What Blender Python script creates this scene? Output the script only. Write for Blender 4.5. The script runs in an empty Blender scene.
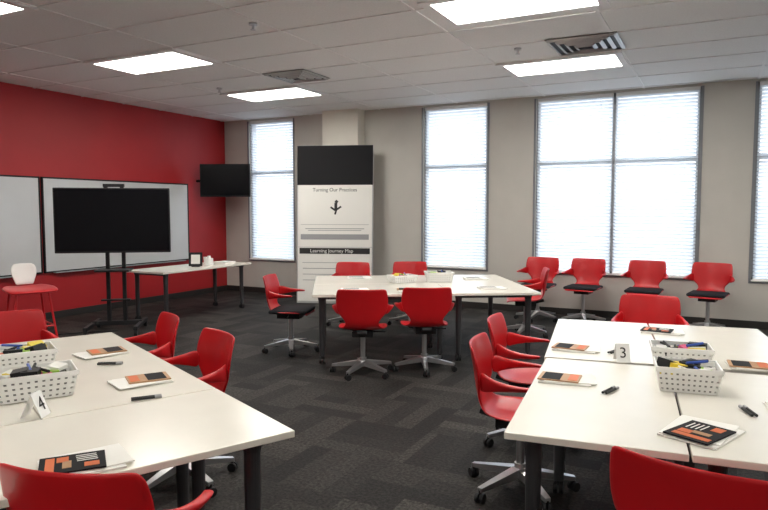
import bpy, bmesh, math, random
from mathutils import Vector, Matrix
random.seed(4)
S=bpy.context.scene
COL=bpy.context.collection
try:
    S.view_settings.view_transform='Standard'
    S.view_settings.look='None'
except Exception: pass

# ---------------------------------------------------------------- materials
def mat(name,col,rough=.5,metal=0,spec=.5,emit=None,estr=0,noise=0,nscale=20,bump=0,sheen=0):
    m=bpy.data.materials.new(name); m.use_nodes=True
    nt=m.node_tree; b=nt.nodes['Principled BSDF']
    b.inputs['Base Color'].default_value=(*col,1)
    b.inputs['Roughness'].default_value=rough
    b.inputs['Metallic'].default_value=metal
    b.inputs['Specular IOR Level'].default_value=spec
    if emit:
        b.inputs['Emission Color'].default_value=(*emit,1); b.inputs['Emission Strength'].default_value=estr
    if noise or bump:
        tc=nt.nodes.new('ShaderNodeTexCoord'); n=nt.nodes.new('ShaderNodeTexNoise')
        n.inputs['Scale'].default_value=nscale; n.inputs['Detail'].default_value=4
        nt.links.new(tc.outputs['Object'],n.inputs['Vector'])
        if noise:
            r=nt.nodes.new('ShaderNodeValToRGB')
            r.color_ramp.elements[0].position=.3; r.color_ramp.elements[1].position=.7
            r.color_ramp.elements[0].color=(*[c*(1-noise) for c in col],1)
            r.color_ramp.elements[1].color=(*[min(1,c*(1+noise)) for c in col],1)
            nt.links.new(n.outputs['Fac'],r.inputs['Fac']); nt.links.new(r.outputs['Color'],b.inputs['Base Color'])
        if bump:
            bp=nt.nodes.new('ShaderNodeBump'); bp.inputs['Strength'].default_value=bump; bp.inputs['Distance'].default_value=.01
            nt.links.new(n.outputs['Fac'],bp.inputs['Height']); nt.links.new(bp.outputs['Normal'],b.inputs['Normal'])
    return m

M={}
M['red_wall']=mat('red_wall_paint',(.42,.014,.018),.5,noise=.05,nscale=2)
M['greige']=mat('greige_paint',(.58,.56,.52),.6,noise=.03,nscale=3)
M['cream']=mat('cream_paint',(.82,.79,.71),.6,noise=.03,nscale=3)
M['tile']=mat('ceiling_tile',(.89,.90,.90),.9,noise=.04,nscale=60,bump=.15)
M['grid']=mat('ceiling_grid_metal',(.90,.90,.90),.5)
M['base']=mat('baseboard_vinyl',(.025,.023,.022),.5)
M['red']=mat('red_plastic',(.55,.008,.013),.33,noise=.04,nscale=8)
M['dark']=mat('black_plastic',(.014,.014,.016),.5,spec=.3)
M['pad']=mat('black_upholstery',(.02,.02,.024),.9,noise=.3,nscale=200,spec=.2)
M['chrome']=mat('brushed_silver',(.62,.62,.64),.28,.9)
M['leg']=mat('graphite_metal',(.05,.05,.055),.4,.3)
M['top']=mat('cream_laminate',(.84,.81,.73),.22,noise=.02,nscale=5)
M['edge']=mat('asphalt_ground',(.16,.17,.18),.9)
M['white']=mat('white_plastic',(.86,.86,.84),.4)
M['holeshade']=mat('basket_hole_shade',(.22,.22,.22),.5)  # gray that paints the shade seen through basket holes
M['wb']=mat('whiteboard_surface',(.62,.63,.64),.16,noise=.04,nscale=1.2)
M['frame']=mat('aluminium_frame',(.55,.55,.56),.35,.6)
M['bronze']=mat('dark_window_frame',(.24,.25,.27),.4,.2)
M['screen']=mat('tv_screen_glass',(.003,.003,.005),.18,spec=.2)
M['paper']=mat('paper',(.85,.84,.80),.7)
M['ink']=mat('ink',(.02,.02,.02),.7)
M['grayink']=mat('gray_print',(.35,.35,.36),.7)
M['orange']=mat('orange_print',(.65,.14,.03),.5)
M['tan']=mat('tan_print',(.45,.25,.12),.5)
M['cover']=mat('black_booklet_cover',(.012,.012,.014),.7,spec=.2)
M['yellow']=mat('yellow_sticky',(.8,.62,.06),.6)
M['pink']=mat('pink_sticky',(.75,.12,.25),.6)
M['green']=mat('green_sticky',(.35,.6,.08),.6)
M['blue']=mat('blue_marker',(.04,.10,.45),.4)
M['lamp']=mat('troffer_diffuser',(.9,.9,.9),.5,emit=(1,.965,.89),estr=18)
M['chairwhite']=mat('white_stool_shell',(.75,.75,.73),.4)

def carpet():
    m=bpy.data.materials.new('carpet_tiles'); m.use_nodes=True; nt=m.node_tree; b=nt.nodes['Principled BSDF']
    tc=nt.nodes.new('ShaderNodeTexCoord')
    mp=nt.nodes.new('ShaderNodeMapping'); mp.inputs['Rotation'].default_value=(0,0,0)
    nt.links.new(tc.outputs['Object'],mp.inputs['Vector'])
    cols=[]
    for i,(bw,rh,c1,c2) in enumerate([(.60,.15,(.004,.004,.004),(.046,.042,.038)),(.15,.60,(.004,.004,.004),(.040,.036,.033))]):
        br=nt.nodes.new('ShaderNodeTexBrick'); br.inputs['Scale'].default_value=1
        br.inputs['Brick Width'].default_value=bw; br.inputs['Row Height'].default_value=rh
        br.inputs['Mortar Size'].default_value=.0025; br.offset=.5; br.inputs['Bias'].default_value=-.15
        br.inputs['Color1'].default_value=(*c1,1); br.inputs['Color2'].default_value=(*c2,1); br.inputs['Mortar'].default_value=(.008,.007,.006,1)
        nt.links.new(mp.outputs['Vector'],br.inputs['Vector']); cols.append(br)
    ck=nt.nodes.new('ShaderNodeTexChecker'); ck.inputs['Scale'].default_value=1/.6
    ck.inputs['Color1'].default_value=(1,1,1,1); ck.inputs['Color2'].default_value=(0,0,0,1)
    nt.links.new(mp.outputs['Vector'],ck.inputs['Vector'])
    mx=nt.nodes.new('ShaderNodeMix'); mx.data_type='RGBA'
    nt.links.new(ck.outputs['Fac'],mx.inputs[0])
    nt.links.new(cols[0].outputs['Color'],mx.inputs[6]); nt.links.new(cols[1].outputs['Color'],mx.inputs[7])
    ad=nt.nodes.new('ShaderNodeMix'); ad.data_type='RGBA'; ad.blend_type='ADD'; ad.inputs[0].default_value=1
    nt.links.new(mx.outputs[2],ad.inputs[6]); ad.inputs[7].default_value=(.011,.010,.0095,1)
    n=nt.nodes.new('ShaderNodeTexNoise'); n.inputs['Scale'].default_value=50; n.inputs['Detail'].default_value=4; n.inputs['Roughness'].default_value=.7
    nt.links.new(tc.outputs['Object'],n.inputs['Vector'])
    r=nt.nodes.new('ShaderNodeValToRGB'); r.color_ramp.elements[0].position=.38; r.color_ramp.elements[1].position=.66
    r.color_ramp.elements[0].color=(.40,.40,.40,1); r.color_ramp.elements[1].color=(1.8,1.8,1.8,1)
    nt.links.new(n.outputs['Fac'],r.inputs['Fac'])
    m2=nt.nodes.new('ShaderNodeMix'); m2.data_type='RGBA'; m2.blend_type='MULTIPLY'; m2.inputs[0].default_value=1
    nt.links.new(ad.outputs[2],m2.inputs[6]); nt.links.new(r.outputs['Color'],m2.inputs[7])
    nt.links.new(m2.outputs[2],b.inputs['Base Color'])
    b.inputs['Roughness'].default_value=.7; b.inputs['Specular IOR Level'].default_value=.2
    bp=nt.nodes.new('ShaderNodeBump'); bp.inputs['Strength'].default_value=.4; bp.inputs['Distance'].default_value=.004
    nt.links.new(n.outputs['Fac'],bp.inputs['Height']); nt.links.new(bp.outputs['Normal'],b.inputs['Normal'])
    return m
M['carpet']=carpet()
def blindmat():
    m=bpy.data.materials.new('blind_slat_vinyl'); m.use_nodes=True; nt=m.node_tree
    for n in list(nt.nodes):
        if n.type!='OUTPUT_MATERIAL': nt.nodes.remove(n)
    o=[n for n in nt.nodes if n.type=='OUTPUT_MATERIAL'][0]
    d=nt.nodes.new('ShaderNodeBsdfDiffuse'); d.inputs['Color'].default_value=(.86,.88,.9,1)
    t=nt.nodes.new('ShaderNodeBsdfTranslucent'); t.inputs['Color'].default_value=(.80,.87,.94,1)
    x=nt.nodes.new('ShaderNodeMixShader'); x.inputs[0].default_value=.5
    nt.links.new(d.outputs[0],x.inputs[1]); nt.links.new(t.outputs[0],x.inputs[2]); nt.links.new(x.outputs[0],o.inputs['Surface'])
    return m
M['blind']=blindmat()

# ---------------------------------------------------------------- mesh helpers
def add_box(bm,c,s,rz=0,rx=0,ry=0):
    mtx=Matrix.Translation(c)@Matrix.Rotation(rz,4,'Z')@Matrix.Rotation(ry,4,'Y')@Matrix.Rotation(rx,4,'X')@Matrix.Diagonal((s[0],s[1],s[2],1))
    bmesh.ops.create_cube(bm,size=1,matrix=mtx)
def add_cyl(bm,p0,p1,r0,r1=None,seg=14):
    r1=r0 if r1 is None else r1
    p0=Vector(p0);p1=Vector(p1); d=p1-p0
    q=Vector((0,0,1)).rotation_difference(d.normalized()).to_matrix().to_4x4()
    bmesh.ops.create_cone(bm,cap_ends=True,segments=seg,radius1=r0,radius2=r1,depth=d.length,matrix=Matrix.Translation((p0+p1)/2)@q)
def mesh_of(bm,name,m,smooth=False):
    bmesh.ops.recalc_face_normals(bm,faces=bm.faces)
    me=bpy.data.meshes.new(name); bm.to_mesh(me); bm.free()
    me.materials.append(m)
    if smooth:
        for p in me.polygons: p.use_smooth=True
    return me
def obj(name,me,parent=None,loc=(0,0,0),rz=0,bevel=0,seg=2):
    o=bpy.data.objects.new(name,me); COL.objects.link(o); o.location=loc; o.rotation_euler=(0,0,rz)
    if parent: o.parent=parent
    if bevel:
        b=o.modifiers.new('bevel','BEVEL'); b.width=bevel; b.segments=seg; b.limit_method='ANGLE'
    return o
def empty(name,loc=(0,0,0),rz=0):
    e=bpy.data.objects.new(name,None); COL.objects.link(e); e.location=loc; e.rotation_euler=(0,0,rz); e.empty_display_size=.1
    return e
def boxes(name,lst,m,parent=None,bevel=0,loc=(0,0,0),rz=0):
    bm=bmesh.new()
    for b in lst: add_box(bm,*b)
    return obj(name,mesh_of(bm,name,m),parent,loc,rz,bevel)
def cyls(name,lst,m,parent=None,loc=(0,0,0),rz=0):
    bm=bmesh.new()
    for b in lst: add_cyl(bm,*b)
    return obj(name,mesh_of(bm,name,m),parent,loc,rz)
def bake(me_obj):
    dg=bpy.context.evaluated_depsgraph_get(); dg.update()
    ev=me_obj.evaluated_get(dg); me=bpy.data.meshes.new_from_object(ev)
    n=me_obj.name; bpy.data.objects.remove(me_obj); me.name=n
    return me
def text(name,s,size,m,parent,loc,rot,align='CENTER'):
    c=bpy.data.curves.new(name,'FONT'); c.body=s; c.size=size; c.align_x=align; c.align_y='CENTER'; c.extrude=.0005
    c.materials.append(m)
    o=bpy.data.objects.new(name,c); COL.objects.link(o); o.parent=parent; o.location=loc; o.rotation_euler=rot
    return o

# ---------------------------------------------------------------- room
XL,XR,YB,YF,H=-8.7,4.6,10.0,-2.6,3.335
boxes('floor',[(((XL+XR)/2,(YB+YF)/2,-.05),(XR-XL+.4,YB-YF+.4,.1))],M['carpet'])
boxes('ceiling',[(((XL+XR)/2,(YB+YF)/2,H+.05),(XR-XL+.4,YB-YF+.4,.1))],M['tile'])
boxes('wall_left',[((XL-.1,(YB+YF)/2,H/2),(.2,YB-YF+.4,H))],M['red_wall'])
boxes('wall_right',[((XR+.1,(YB+YF)/2,H/2),(.2,YB-YF+.4,H))],M['greige'])
boxes('wall_front',[(((XL+XR)/2,YF-.1,H/2),(XR-XL,.2,H))],M['greige'])
wins=[(-8.10,-7.06),(-4.42,-3.30),(-2.53,-.25),(.42,2.70)]
ZB,ZT=.64,3.305
segs=[];x=XL
for a,b in wins:
    segs.append((((x+a)/2,YB+.12,H/2),(a-x,.24,H)))
    segs.append((((a+b)/2,YB+.12,ZB/2),(b-a,.24,ZB)))
    segs.append((((a+b)/2,YB+.12,(ZT+H)/2),(b-a,.24,H-ZT)))
    x=b
segs.append((((x+XR)/2,YB+.12,H/2),(XR-x,.24,H)))
boxes('wall_back',segs,M['greige'])
boxes('column_pillar',[((-5.90,YB-.125,H/2),(.72,.25,H))],M['cream'],bevel=.004)
boxes('baseboard_back',[(((XL-6.26)/2,YB-.006,.05),(-6.26-XL,.012,.10)),(((XR-5.54)/2,YB-.006,.05),(XR+5.54,.012,.10)),((-5.90,YB-.256,.05),(.74,.012,.10))],M['base'])
boxes('baseboard_left',[((XL+.006,(YB+YF)/2,.05),(.012,YB-YF,.10))],M['base'])

for i,(a,b) in enumerate(wins,1):
    e=empty('window_%d'%i,((a+b)/2,YB+.10,ZB)); w=b-a; h=ZT-ZB
    fr=[((-w/2+.025,0,h/2),(.05,.08,h)),((w/2-.025,0,h/2),(.05,.08,h)),((0,0,.025),(w,.08,.05)),((0,0,h-.025),(w,.08,.05))]
    if w>1.5: fr.append(((0,0,h/2),(.07,.08,h)))
    fr.append(((0,.0,h*.635),(w,.05,.06)))
    boxes('window_frame',fr,M['bronze'],e)
    boxes('window_sill',[((0,-.07,.008),(w-.004,.13,.016))],M['white'],e)
    boxes('casing_trim',[((-w/2-.015,-.104,h/2-.005),(.03,.012,h)),((w/2+.015,-.104,h/2-.005),(.03,.012,h)),((0,-.104,-.015),(w+.06,.012,.03))],M['bronze'],e)
    parts=[(-w/2+.02,-.018),(.018,w/2-.02)] if w>1.5 else [(-w/2+.02,w/2-.02)]
    for (p,q) in parts:
        be=empty('venetian_blind',((a+b)/2+(p+q)/2,YB+.035,ZB)); bw=q-p
        bm=bmesh.new(); z=.05; ang=math.radians(54); dz=.05
        while z<h-.06:
            hy=-.026*math.cos(ang); hz=.026*math.sin(ang)
            v=[bm.verts.new(c) for c in ((-bw/2,-hy,z-hz),(bw/2,-hy,z-hz),(bw/2,hy,z+hz),(-bw/2,hy,z+hz))]
            bm.faces.new(v); z+=dz
        obj('slats',mesh_of(bm,'slats',M['blind']),be)
        boxes('head_rail',[((0,0,h-.03),(bw,.05,.05)),((0,0,.025),(bw,.035,.02))],M['white'],be)
        cyls('ladder_cords',[((sx*bw,-.02,.03),(sx*bw,-.02,h-.05),.002,.002,6) for sx in(-.35,.35)],M['white'],be)

# ceiling grid
gx,gy=1.417,.777
lst=[];x=-6.66-gx
while x<XR:
    lst.append(((x,(YB+YF)/2,H-.002),(.028,YB-YF,.012))) if x>XL else None
    x+=gx
y=5.23-gy*10
while y<YB:
    if y>YF: lst.append((((XL+XR)/2,y,H-.0025),(XR-XL,.028,.011)))
    y+=gy
boxes('ceiling_grid',lst,M['grid'])
for cx in (-5.952,-1.70,2.55):
    for cy in (7.95,5.62,3.29,-.6):
        ox,oy=(.13,-.20) if (cx,cy)==(-1.70,5.62) else (0,0)
        e=empty('ceiling_light_panel',(cx+ox,cy+oy,H-.014))
        boxes('diffuser',[((0,0,0),(1.26,.64,.008))],M['lamp'],e)
        boxes('trim_frame',[((0,.36,-.003),(1.42,.08,.016)),((0,-.36,-.003),(1.42,.08,.016)),((.67,0,-.003),(.08,.64,.016)),((-.67,0,-.003),(.08,.64,.016))],M['grid'],e)
for vx,vy,vs in ((-4.90,7.03,.85),(-1.28,7.08,.95)):
    e=empty('air_vent',(vx,vy,H-.012))
    l=[]
    for k in range(4):
        s=(.70-.17*k)*vs; z=-.006-.008*k; t=.040*vs
        l+= [((0,s/2,z),(s,t,.008),0,.5),((0,-s/2,z),(s,t,.008),0,-.5),((s/2,0,z),(t,s,.008),0,0,-.5),((-s/2,0,z),(t,s,.008),0,0,.5)]
    boxes('louvers',l,M['frame'],e)
    boxes('duct_shade_plate',[((0,0,.003),(.74*vs,.74*vs,.004))],M['dark'],e)  # flat dark plate, paints the duct's shade between the louvers
for sx,sy in ((-6.37,7.23),(-1.97,6.95),(-3.9,4.9)):
    cyls('fire_sprinkler',[((sx,sy,H+.0),(sx,sy,H-.02),.04),((sx,sy,H-.02),(sx,sy,H-.06),.012),((sx,sy,H-.06),(sx,sy,H-.065),.025)],M['chrome'])

# ---------------------------------------------------------------- chair meshes
def build_chair_parts():
    P=[]
    prof=[(.238,.432,.185,.0,0),(.225,.452,.215,.004,0),(.12,.456,.238,.014,0),(0,.448,.242,.022,0),(-.11,.450,.228,.022,0),
          (-.185,.470,.185,.020,.3),(-.222,.520,.150,.018,1),(-.236,.570,.170,.025,1),(-.246,.615,.225,.045,1),(-.256,.69,.252,.062,1),
          (-.270,.77,.248,.060,1),(-.283,.835,.240,.052,1),(-.288,.862,.225,.042,1)]
    bm=bmesh.new(); n=10; rows=[]
    for (y,z,w,wr,k) in prof:
        row=[]
        for i in range(n+1):
            u=-1+2*i/n
            row.append(bm.verts.new((u*w, y+k*wr*u*u, z+(1-k)*wr*u*u)))
        rows.append(row)
    for a,b in zip(rows,rows[1:]):
        for i in range(n): bm.faces.new((a[i],a[i+1],b[i+1],b[i]))
    o=obj('shell',mesh_of(bm,'shell',M['red'],True))
    s=o.modifiers.new('s','SOLIDIFY'); s.thickness=.014; s.offset=0
    q=o.modifiers.new('q','SUBSURF'); q.levels=1; q.render_levels=1
    P.append(('seat_and_back_shell',bake(o)))
    bm=bmesh.new()
    for sd in (-1,1):
        pts=[(.205,-.205,.60,.735),(.245,-.165,.615,.715),(.272,-.09,.632,.690),(.285,.0,.642,.676),(.283,.07,.646,.672),(.272,.10,.650,.668)]
        prev=None
        for j,(x,y,z0,z1) in enumerate(pts):
            fl=.010+.022*min(1,j/3.)
            ring=[bm.verts.new(c) for c in ((sd*(x-.006),y,z0),(sd*(x+.006),y,z0),(sd*(x+fl),y,z1),(sd*(x-fl),y,z1))]
            if prev:
                for a in range(4): bm.faces.new((prev[a],prev[(a+1)%4],ring[(a+1)%4],ring[a]))
            else: bm.faces.new(ring)
            prev=ring
        bm.faces.new(prev[::-1])
    o=obj('arms',mesh_of(bm,'arms',M['red'],True))
    q=o.modifiers.new('q','SUBSURF'); q.levels=2; q.render_levels=2
    P.append(('armrests',bake(o)))
    bm=bmesh.new(); add_box(bm,(0,-.0,.410),(.20,.26,.055)); add_box(bm,(0,-.16,.435),(.09,.14,.03),0,-.25)
    add_cyl(bm,(.08,0,.415),(.22,.02,.41),.007)
    P.append(('mechanism',mesh_of(bm,'mechanism',M['dark'])))
    bm=bmesh.new(); add_cyl(bm,(0,0,.15),(0,0,.43),.024)
    for k in range(5):
        a=k*2*math.pi/5+.3; c,s_=math.cos(a),math.sin(a)
        r0,r1=.03,.31
        bmv=[]
        for r,wd,zt,zb in ((r0,.030,.135,.085),(r1,.016,.085,.062)):
            for sx,zz in ((-1,zb),(1,zb),(1,zt),(-1,zt)):
                bmv.append(bm.verts.new((c*r-s_*wd*sx, s_*r+c*wd*sx, zz)))
        for f in ((0,1,2,3),(7,6,5,4),(0,4,5,1),(1,5,6,2),(2,6,7,3),(3,7,4,0)): bm.faces.new([bmv[i] for i in f])
    add_cyl(bm,(0,0,.075),(0,0,.16),.034)
    P.append(('star_base',mesh_of(bm,'star_base',M['chrome'])))
    bm=bmesh.new()
    for k in range(5):
        a=k*2*math.pi/5+.3; c,s_=math.cos(a),math.sin(a); b=a+1.1+k
        cx,cy=c*.305,s_*.305; dx,dy=math.cos(b),math.sin(b)
        for sgn in(-1,1):
            add_cyl(bm,(cx+dx*.006*sgn,cy+dy*.006*sgn,.027),(cx+dx*.024*sgn,cy+dy*.024*sgn,.027),.027,None,16)
        add_cyl(bm,(cx,cy,.027),(cx,cy,.07),.008)
    P.append(('casters',mesh_of(bm,'casters',M['dark'])))
    bm=bmesh.new(); add_box(bm,(0,.02,.470),(.45,.43,.042)); o=obj('pad',mesh_of(bm,'pad',M['pad'],True)); b=o.modifiers.new('b','BEVEL'); b.width=.02; b.segments=3
    P.append(('seat_cushion',bake(o)))
    return P
CH=build_chair_parts()
def chair(x,y,fx,fy,pad=False,name='swivel_chair',dz=0,base=0):
    rz=math.atan2(fy,fx)-math.pi/2
    e=empty(name,(x,y,0),rz)
    for n,me in CH:
        if n=='seat_cushion' and not pad: continue
        o=obj(n,me,e)
        if n in('star_base','casters'): o.rotation_euler=(0,0,base)
        else: o.location.z=dz
    return e
E=(.848,.53); N=(-.53,.848)
chair(-3.05,5.46,-.45,.89,base=.2)
chair(-2.58,5.88,-.50,.86,base=.6)
chair(-4.28,5.98,.85,.30,True)
chair(-4.50,7.70,.35,-.93)
chair(-3.80,8.17,.45,-.90)
chair(-2.16,8.14,-.93,-.30)
chair(-2.30,9.35,-.05,-1,True,dz=.04)
chair(-1.66,9.38,-.1,-1,True,base=.4,dz=.04)
chair(-.86,9.38,-.05,-1,True,base=.8,dz=.04)
chair(-.08,9.35,-.15,-1,True,base=.1,dz=.04)
chair(-.48,5.76,.10,-1)
chair(-.96,3.56,.985,.15,base=.3)
chair(-1.11,4.34,.99,.12)
chair(-.00,2.30,.22,.97)
e1=(-.906,.423); e2=(-.423,-.906)
chair(-2.77,2.76,e2[0],e2[1],base=.5)
chair(-3.53,3.10,e2[0]-.1,e2[1])
chair(-4.36,2.78,.906,-.423)
chair(-1.72,1.43,-.30,.95,base=.2)

# ---------------------------------------------------------------- tables
def table(x,y,w,l,rz,name='rolling_table'):
    e=empty(name,(x,y,0),rz)
    boxes('tabletop',[((0,0,.726),(w-.006,l-.006,.028))],M['top'],e,bevel=.004)
    boxes('apron_rails',[((0,l/2-.12,.695),(w-.16,.035,.034)),((0,-l/2+.12,.695),(w-.16,.035,.034)),((0,0,.695),(.04,l-.2,.034))],M['leg'],e)
    bm=bmesh.new(); bm2=bmesh.new()
    for sx in(-1,1):
        for sy in(-1,1):
            px,py=sx*(w/2-.10),sy*(l/2-.14)
            add_cyl(bm,(px,py,.712),(px,py,.08),.034,.028,18)
            add_cyl(bm,(px,py,.712),(px,py,.66),.045,.034,18)
            add_cyl(bm2,(px,py,.09),(px,py,.05),.012)
            for s in(-1,1): add_cyl(bm2,(px+s*.006,py,.035),(px+s*.026,py,.035),.035,None,18)
    obj('legs',mesh_of(bm,'legs',M['leg'],False),e); obj('casters',mesh_of(bm2,'casters',M['dark']),e)
    return e
def tab_corner(cx,cy,rz,w,l):
    ex=(math.cos(rz),math.sin(rz)); ey=(-math.sin(rz),math.cos(rz))
    return table(cx+ex[0]*w/2+ey[0]*l/2, cy+ex[1]*w/2+ey[1]*l/2, w,l,rz)
r1=math.radians(6.5); r2=math.radians(9)
tab_corner(-.715,2.39,r1,.66,1.36)
tab_corner(-.715+math.cos(r1)*.664,2.39+math.sin(r1)*.664,r1,.72,1.36)
bx,by=-.885,3.765
tab_corner(bx,by,r2,.66,1.40)
tab_corner(bx+math.cos(r2)*.664,by+math.sin(r2)*.664,r2,.74,1.40)
r3=math.radians(32); c0=Vector((-3.09,6.91))
def gc(u,v): return (c0.x+E[0]*u+N[0]*v, c0.y+E[1]*u+N[1]*v)
for u,v,w,l in ((-.52,-.475,1.44,.95),(-.52,.475,1.44,.95),(.675,0,.95,1.9)):
    p=gc(u,v); table(p[0],p[1],w,l,r3)
ra=math.radians(155)
P0=(-1.44,2.04)
def lg(a,b): return (P0[0]+e1[0]*a+e2[0]*b, P0[1]+e1[1]*a+e2[1]*b)
for a,b,w,l in ((.38,.76,.76,1.52),(1.675,.38,1.82,.76),(1.675,1.14,1.82,.76)):
    p=lg(a,b); table(p[0],p[1],w,l,ra)
table(-7.14,7.42,.76,1.90,0)

# ---------------------------------------------------------------- whiteboards
for i,(a,b) in enumerate(((3.1,6.02),(6.05,8.95))):
    e=empty('whiteboard',(XL,(a+b)/2,.68)); w=b-a; hh=1.40
    boxes('panel',[((.018,0,hh/2),(.02,w-.04,hh-.04))],M['wb'],e)
    boxes('frame',[((.018,0,.012),(.034,w,.024)),((.018,0,hh-.012),(.034,w,.024)),((.018,w/2-.012,hh/2),(.034,.024,hh)),((.018,-w/2+.012,hh/2),(.034,.024,hh))],M['dark'],e,bevel=.004)
    boxes('marker_tray',[((.05,0,.0),(.07,w*.9,.012))],M['frame'],e)

# ---------------------------------------------------------------- TVs
def tv_panel(e,w,h,z,y=0,tilt=0):
    boxes('bezel',[((0,y,z),(w,.05,h))],M['dark'],e,bevel=.008)
    boxes('screen',[((0,y-.027,z+.005),(w-.03,.004,h-.04))],M['screen'],e)
    boxes('rear_housing',[((0,y+.04,z),(w*.6,.05,h*.6))],M['dark'],e)
e=empty('television_on_stand',(-7.0,5.88,0),math.radians(38))
tv_panel(e,1.42,.84,1.465,-.05)
boxes('stand_posts',[((-.10,.05,1.03),(.045,.045,1.80)),((.10,.05,1.03),(.045,.045,1.80)),((0,.05,1.92),(.26,.05,.04)),((0,.05,1.3),(.6,.03,.06)),((0,.05,1.6),(.6,.03,.06))],M['dark'],e)
boxes('stand_shelf',[((0,-.06,.82),(.42,.32,.025)),((0,.02,.42),(.36,.10,.02))],M['dark'],e,bevel=.004)
boxes('stand_feet',[((-.30,0,.10),(.05,.78,.05)),((.30,0,.10),(.05,.78,.05)),((0,.05,.11),(.62,.06,.06))],M['dark'],e,bevel=.006)
cyls('stand_casters',[((sx*.30-.02,sy*.35,.036),(sx*.30+.02,sy*.35,.036),.036) for sx in(-1,1) for sy in(-1,1)],M['dark'],e)
e=empty('wall_mounted_television',(-8.05,9.25,0),math.radians(27))
tv_panel(e,.92,.60,2.14)
boxes('mount_plate',[((0,.06,2.14),(.2,.04,.2))],M['dark'],e)
cyls('mount_arm',[((0,.06,2.14),(-.36,.20,2.14),.025),((-.36,.20,2.14),(-.60,.26,2.14),.025)],M['dark'],e)

# ---------------------------------------------------------------- poster board
ang=math.radians(20.3); e=empty('poster_board',(-5.79,9.37,0.002),ang); e.rotation_euler=(math.radians(-3),0,ang)
W=1.32
boxes('backing_panel',[((0,0,1.35),(W,.04,2.70))],M['frame'],e,bevel=.004)
boxes('black_top_panel',[((0,-.024,2.36),(W-.01,.01,.67))],M['cover'],e)
boxes('poster_sheets',[((0,-.024,1.50),(W-.04,.006,1.06)),((0,-.024,.50),(W-.04,.006,.92))],M['paper'],e)
boxes('poster_lines',[((0,-.028,1.35),(W-.14,.003,.006)),((0,-.028,1.14),(W-.14,.003,.09)),((0,-.028,1.28),(W-.3,.003,.012)),((0,-.028,1.25),(W-.4,.003,.010)),((-.2,-.028,.60),(.7,.003,.012)),((-.2,-.028,.50),(.7,.003,.01)),((-.1,-.028,.40),(.9,.003,.01)),((.25,-.028,.3),(.5,.003,.01)),((0,-.028,.70),(W-.2,.003,.008))],M['grayink'],e)
boxes('header_bar',[((0,-.028,.90),(W-.1,.003,.10))],M['ink'],e)
R90=(math.pi/2,0,0)
text('poster_title','Turning Our Practices',.085,M['ink'],e,(0,-.030,1.94),R90)
text('poster_header_text','Learning Journey Map',.085,M['paper'],e,(-.05,-.032,.90),R90)
boxes('poster_figure',[((.02,-.028,1.66),(.05,.003,.12)),((-.03,-.028,1.62),(.10,.003,.03),0,0,.6),((.07,-.028,1.63),(.10,.003,.03),0,0,-.6),((.02,-.028,1.57),(.03,.003,.10),0,0,.3),((.03,-.028,1.74),(.05,.003,.05),0,0,.7)],M['ink'],e)

# ---------------------------------------------------------------- stool
e=empty('drafting_stool',(-7.30,4.88,0),math.radians(-110))
bm=bmesh.new()
rows=[]
for (y,z,w,k,wr) in ((.26,.640,.23,0,0),(.24,.66,.27,0,.005),(.05,.665,.29,0,.02),(-.12,.665,.27,0,.02),(-.23,.69,.20,.5,.02)):
    rows.append([bm.verts.new(((-1+2*i/8)*w,y+k*wr*(-1+2*i/8)**2,z+(1-k)*wr*(-1+2*i/8)**2)) for i in range(9)])
for a,b in zip(rows,rows[1:]):
    for i in range(8): bm.faces.new((a[i],a[i+1],b[i+1],b[i]))
o=obj('seat',mesh_of(bm,'seat',M['red'],True),e); s=o.modifiers.new('s','SOLIDIFY'); s.thickness=.035; q=o.modifiers.new('q','SUBSURF'); q.levels=1;q.render_levels=1
bm=bmesh.new(); rows=[]
for (y,z,w,wr) in ((-.20,.69,.10,.01),(-.22,.76,.12,.02),(-.24,.83,.15,.04),(-.26,.90,.15,.04),(-.27,.95,.11,.03)):
    rows.append([bm.verts.new(((-1+2*i/8)*w,y+wr*(-1+2*i/8)**2,z)) for i in range(9)])
for a,b in zip(rows,rows[1:]):
    for i in range(8): bm.faces.new((a[i],a[i+1],b[i+1],b[i]))
o=obj('backrest',mesh_of(bm,'backrest',M['chairwhite'],True),e); s=o.modifiers.new('s','SOLIDIFY'); s.thickness=.02; q=o.modifiers.new('q','SUBSURF'); q.levels=1;q.render_levels=1
lst=[]
for sx in(-1,1):
    for sy in(-1,1):
        lst.append(((sx*.17,sy*.16,.64),(sx*.24,sy*.23,.0),.013))
lst+= [((-.215,-.205,.22),(.215,-.205,.22),.010),((-.215,.205,.22),(.215,.205,.22),.010),((-.215,-.205,.22),(-.215,.205,.22),.010),((.215,-.205,.22),(.215,.205,.22),.010)]
cyls('legs',lst,M['red'],e)

cv=bpy.data.curves.new('power_cable','CURVE'); cv.dimensions='3D'; cv.bevel_depth=.006
sp=cv.splines.new('BEZIER'); pts=[(-8.6,5.3,.008),(-8.0,5.6,.008),(-7.7,5.2,.008),(-7.3,5.6,.008),(-7.0,5.9,.008)]
sp.bezier_points.add(len(pts)-1)
for p,c in zip(sp.bezier_points,pts): p.co=c; p.handle_left_type=p.handle_right_type='AUTO'
cv.materials.append(M['dark']); o=bpy.data.objects.new('power_cable',cv); COL.objects.link(o)

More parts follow.
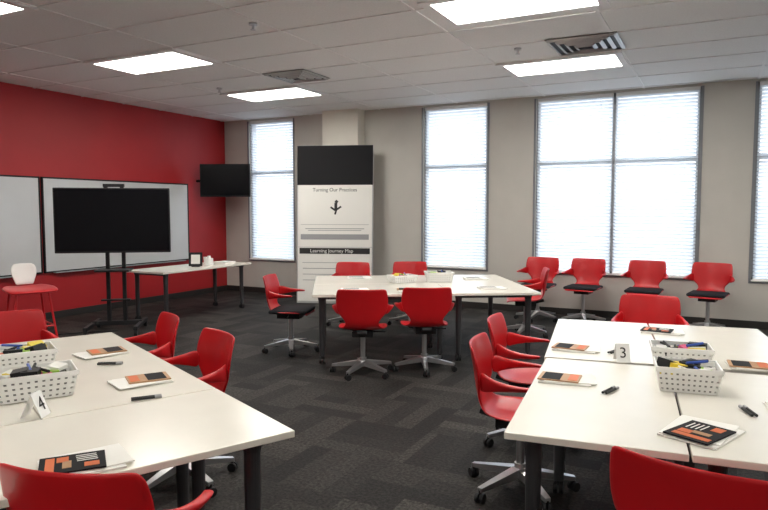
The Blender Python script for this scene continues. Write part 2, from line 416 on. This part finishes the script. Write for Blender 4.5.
# ---------------------------------------------------------------- table-top things
TZ=.742
def basket(x,y,rz,w=.36,d=.24,h=.12,name='supply_basket',seed=0,full=True):
    rnd=random.Random(seed)
    e=empty(name,(x,y,TZ),rz)
    bm=bmesh.new()
    k=.88; W0,D0=w/2*k,d/2*k; W1,D1=w/2,d/2; ht=h-.02
    def wall(a,b,ta,tb,n,m):
        a,b,ta,tb=map(Vector,(a,b,ta,tb)); 
        def P(u,v): return (a.lerp(b,u)).lerp(ta.lerp(tb,u),v)
        us=[0];vs=[0]
        for i in range(n): us+= [(i+.30)/n,(i+.70)/n]
        for j in range(m): vs+= [(j+.32)/m,(j+.68)/m]
        us.append(1); vs.append(1)
        g=[[bm.verts.new(P(u,v)) for u in us] for v in vs]
        for j in range(len(vs)-1):
            for i in range(len(us)-1):
                if i%2==1 and j%2==1: continue
                bm.faces.new((g[j][i],g[j][i+1],g[j+1][i+1],g[j+1][i]))
    B=[(-W0,-D0,.002),(W0,-D0,.002),(W0,D0,.002),(-W0,D0,.002)]; T=[(-W1,-D1,ht),(W1,-D1,ht),(W1,D1,ht),(-W1,D1,ht)]
    for i in range(4):
        j=(i+1)%4; wall(B[i],B[j],T[i],T[j],11 if i%2==0 else 8,4)
    bm.faces.new([bm.verts.new(c) for c in B])
    o=obj('perforated_sides',mesh_of(bm,'perforated_sides',M['white']),e); s=o.modifiers.new('s','SOLIDIFY'); s.thickness=.002
    boxes('hole_shade_panels',[((0,-D0*.90,h/2-.012),(w*.80,.002,h-.04)),((0,D0*.90,h/2-.012),(w*.80,.002,h-.04)),((-W0*.93,0,h/2-.012),(.002,d*.78,h-.04)),((W0*.93,0,h/2-.012),(.002,d*.78,h-.04))],M['holeshade'],e)  # added inner panels, colored gray as shade behind the perforations
    boxes('rim',[((0,-D1,h-.011),(w+.012,.008,.022)),((0,D1,h-.011),(w+.012,.008,.022)),((-W1,0,h-.011),(.008,d,.022)),((W1,0,h-.011),(.008,d,.022))],M['white'],e,bevel=.003)
    def scatter(nm,m,n,sz):
        boxes(nm,[((rnd.uniform(-w*.30,w*.30),rnd.uniform(-d*.22,d*.22),h-rnd.uniform(.005,.035)),sz,rnd.uniform(0,3),rnd.uniform(-.4,.4)) for _ in range(n)],m,e,bevel=.002)
    scatter('yellow_sticky_notes',M['yellow'],2,(.075,.075,.03)); scatter('green_sticky_notes',M['green'],1,(.07,.05,.03))
    scatter('pink_sticky_notes',M['pink'],1,(.05,.04,.03)); scatter('orange_cards',M['orange'],1,(.07,.04,.02)); scatter('dark_pouch',M['dark'],2,(.09,.07,.045)); scatter('index_cards',M['paper'],3,(.09,.06,.02))
    bmk=bmesh.new(); bmr=bmesh.new()
    for i in range(7):
        a=rnd.uniform(0,3.1); cx,cy=rnd.uniform(-w*.25,w*.25),rnd.uniform(-d*.2,d*.2); dx,dy=.05*math.cos(a),.05*math.sin(a)
        add_cyl(bmr if i%3==0 else bmk,(cx-dx,cy-dy,h-.03+.006*i),(cx+dx,cy+dy,h-.02+.006*i),.0065)
    obj('markers_dark',mesh_of(bmk,'md',M['ink']),e); obj('markers_blue',mesh_of(bmr,'mr',M['blue']),e)
    return e
def booklet(x,y,rz,kind=0,sc=1):
    e=empty('paper_booklet',(x,y,TZ),rz); e.scale=(sc,sc,1)
    boxes('loose_sheets',[((0,0,.003),(.28,.216,.006)),((.02,.015,.008),(.28,.216,.004),.12)],M['paper'],e)
    cm=[M['cover'],M['tan'],M['paper']][kind]
    boxes('cover',[((-.03,-.005,.014),(.22,.17,.006),-.08)],cm,e)
    if kind==0:
        boxes('cover_picture',[((-.105,-.005,.0178),(.03,.14,.001),-.08),((-.06,.035,.0178),(.04,.05,.001),-.08),((.03,-.05,.0178),(.05,.04,.001),-.08)],M['orange'],e)
        boxes('cover_title',[((-.05,-.02,.0178),(.03,.07,.001),-.08)],M['tan'],e)
        boxes('cover_lines',[((.02,.05-.018*i,.0178),(.07,.005,.001),-.08) for i in range(4)],M['paper'],e)
    elif kind==1:
        boxes('cover_picture',[((-.07,-.005,.0178),(.10,.15,.001),-.08)],M['cover'],e)
        boxes('cover_accent',[((.045,-.01,.0178),(.05,.13,.001),-.08)],M['orange'],e)
    else:
        boxes('cover_lines',[((-.03,.06-.02*i,.0178),(.17,.005,.001),-.08) for i in range(6)],M['grayink'],e)
    return e
def pens(x,y,rz):
    e=empty('marker_pens',(x,y,TZ),rz)
    cyls('barrels',[((-.06,0,.007),(.04,0,.007),.006),((-.06,.018,.007),(.04,.018,.007),.006)],M['ink'],e)
    cyls('caps',[((.04,0,.007),(.07,0,.007),.007),((.04,.018,.007),(.07,.018,.007),.007)],M['grayink'],e)
def tent(x,y,rz,s):
    e=empty('number_tent_card',(x,y,TZ),rz)
    boxes('card',[((0,-.022,.052),(.075,.002,.108),0,-.4),((0,.022,.052),(.075,.002,.108),0,.4)],M['white'],e)
    text('number',s,.085,M['ink'],e,(0,-.0255,.052),(math.pi/2-.4,0,0))
basket(-2.80,1.88,math.radians(60),.34,.24,seed=1); booklet(-1.88,1.42,1.0,0,.92); booklet(-2.54,2.28,ra+1.50,1,.9); booklet(-3.25,2.62,ra+1.62,1,.9)
booklet(-3.80,2.30,.6,0,.9); pens(-2.28,2.06,.9); pens(-2.98,2.44,.6)
basket(-3.30,2.14,math.radians(62),.32,.24,seed=2); tent(-2.50,1.68,math.radians(118),'4')
basket(-.11,3.40,math.radians(8),.28,.22,seed=3); basket(-.16,3.86,math.radians(8),.30,.20,seed=5)
tent(-.46,3.84,math.radians(20),'3')
booklet(-.66,3.28,.14,1,.9); pens(-.42,3.16,1.3); booklet(-.76,4.05,.05,1,.9); pens(-.52,4.06,1.2)
booklet(-.03,2.72,1.2,0); booklet(.20,4.02,.16,1,.9); booklet(-.33,4.90,.0,0,.9); pens(.15,3.10,1.9); booklet(.36,3.2,.2,2)
p=gc(.25,.15); basket(p[0],p[1],r3,.32,.24,seed=7)
p=gc(-.2,.1); basket(p[0],p[1],r3+.4,.3,.2,h=.09,seed=8)
for u,v,k in ((-.8,-.62,2),(-.2,-.66,1),(.7,-.6,2),(.75,.4,2),(-.7,.6,2)):
    p=gc(u,v); booklet(p[0],p[1],r3,k)
e=empty('tablet_on_easel',(-7.0,7.35,TZ),math.radians(35))
boxes('tablet',[((0,0,.115),(.20,.012,.21),0,-.2)],M['dark'],e,bevel=.004)
boxes('tablet_display',[((0,-.0085,.115),(.13,.004,.14),0,-.2)],M['paper'],e)
boxes('easel_foot',[((0,.04,.008),(.12,.12,.016))],M['dark'],e)
e=empty('kitchen_timer',(-7.1,7.75,TZ),.4)
cyls('body',[((0,0,0),(0,0,.10),.07,.06,20),((0,0,.10),(0,0,.14),.03,.025,16)],M['white'],e)
boxes('paper_stack',[((-7.1,8.12,TZ+.012),(.22,.28,.024),.1)],M['paper'])
cyls('water_cup',[((-7.35,7.95,TZ),(-7.35,7.95,TZ+.10),.03,.04,18)],M['white'])
boxes('wall_outlet',[((-2.9,YB-.004,.42),(.075,.008,.12))],M['white'],bevel=.002)

# ---------------------------------------------------------------- outside + light
w=bpy.data.worlds.new('overcast_sky'); S.world=w; w.use_nodes=True; nt=w.node_tree; bg=nt.nodes['Background']
tc=nt.nodes.new('ShaderNodeTexCoord'); sp=nt.nodes.new('ShaderNodeSeparateXYZ'); rp=nt.nodes.new('ShaderNodeValToRGB')
nt.links.new(tc.outputs['Generated'],sp.inputs[0]); nt.links.new(sp.outputs['Z'],rp.inputs['Fac'])
rp.color_ramp.elements[0].position=0; rp.color_ramp.elements[0].color=(.26,.28,.31,1)
rp.color_ramp.elements[1].position=.06; rp.color_ramp.elements[1].color=(.88,.94,1,1)
nt.links.new(rp.outputs['Color'],bg.inputs['Color']); bg.inputs['Strength'].default_value=4.6
boxes('ground_outside',[((-2,25,-.3),(60,29,.2))],M['edge'])

# ---------------------------------------------------------------- camera
yaw=math.radians(27.3); pitch=math.atan(45/646)
cd=bpy.data.cameras.new('camera'); co=bpy.data.objects.new('camera',cd); COL.objects.link(co)
cd.sensor_width=36; cd.lens=36*646/768; cd.clip_start=.05
co.location=(0,0,1.6); co.rotation_euler=(math.pi/2-pitch,0,yaw)
S.camera=co
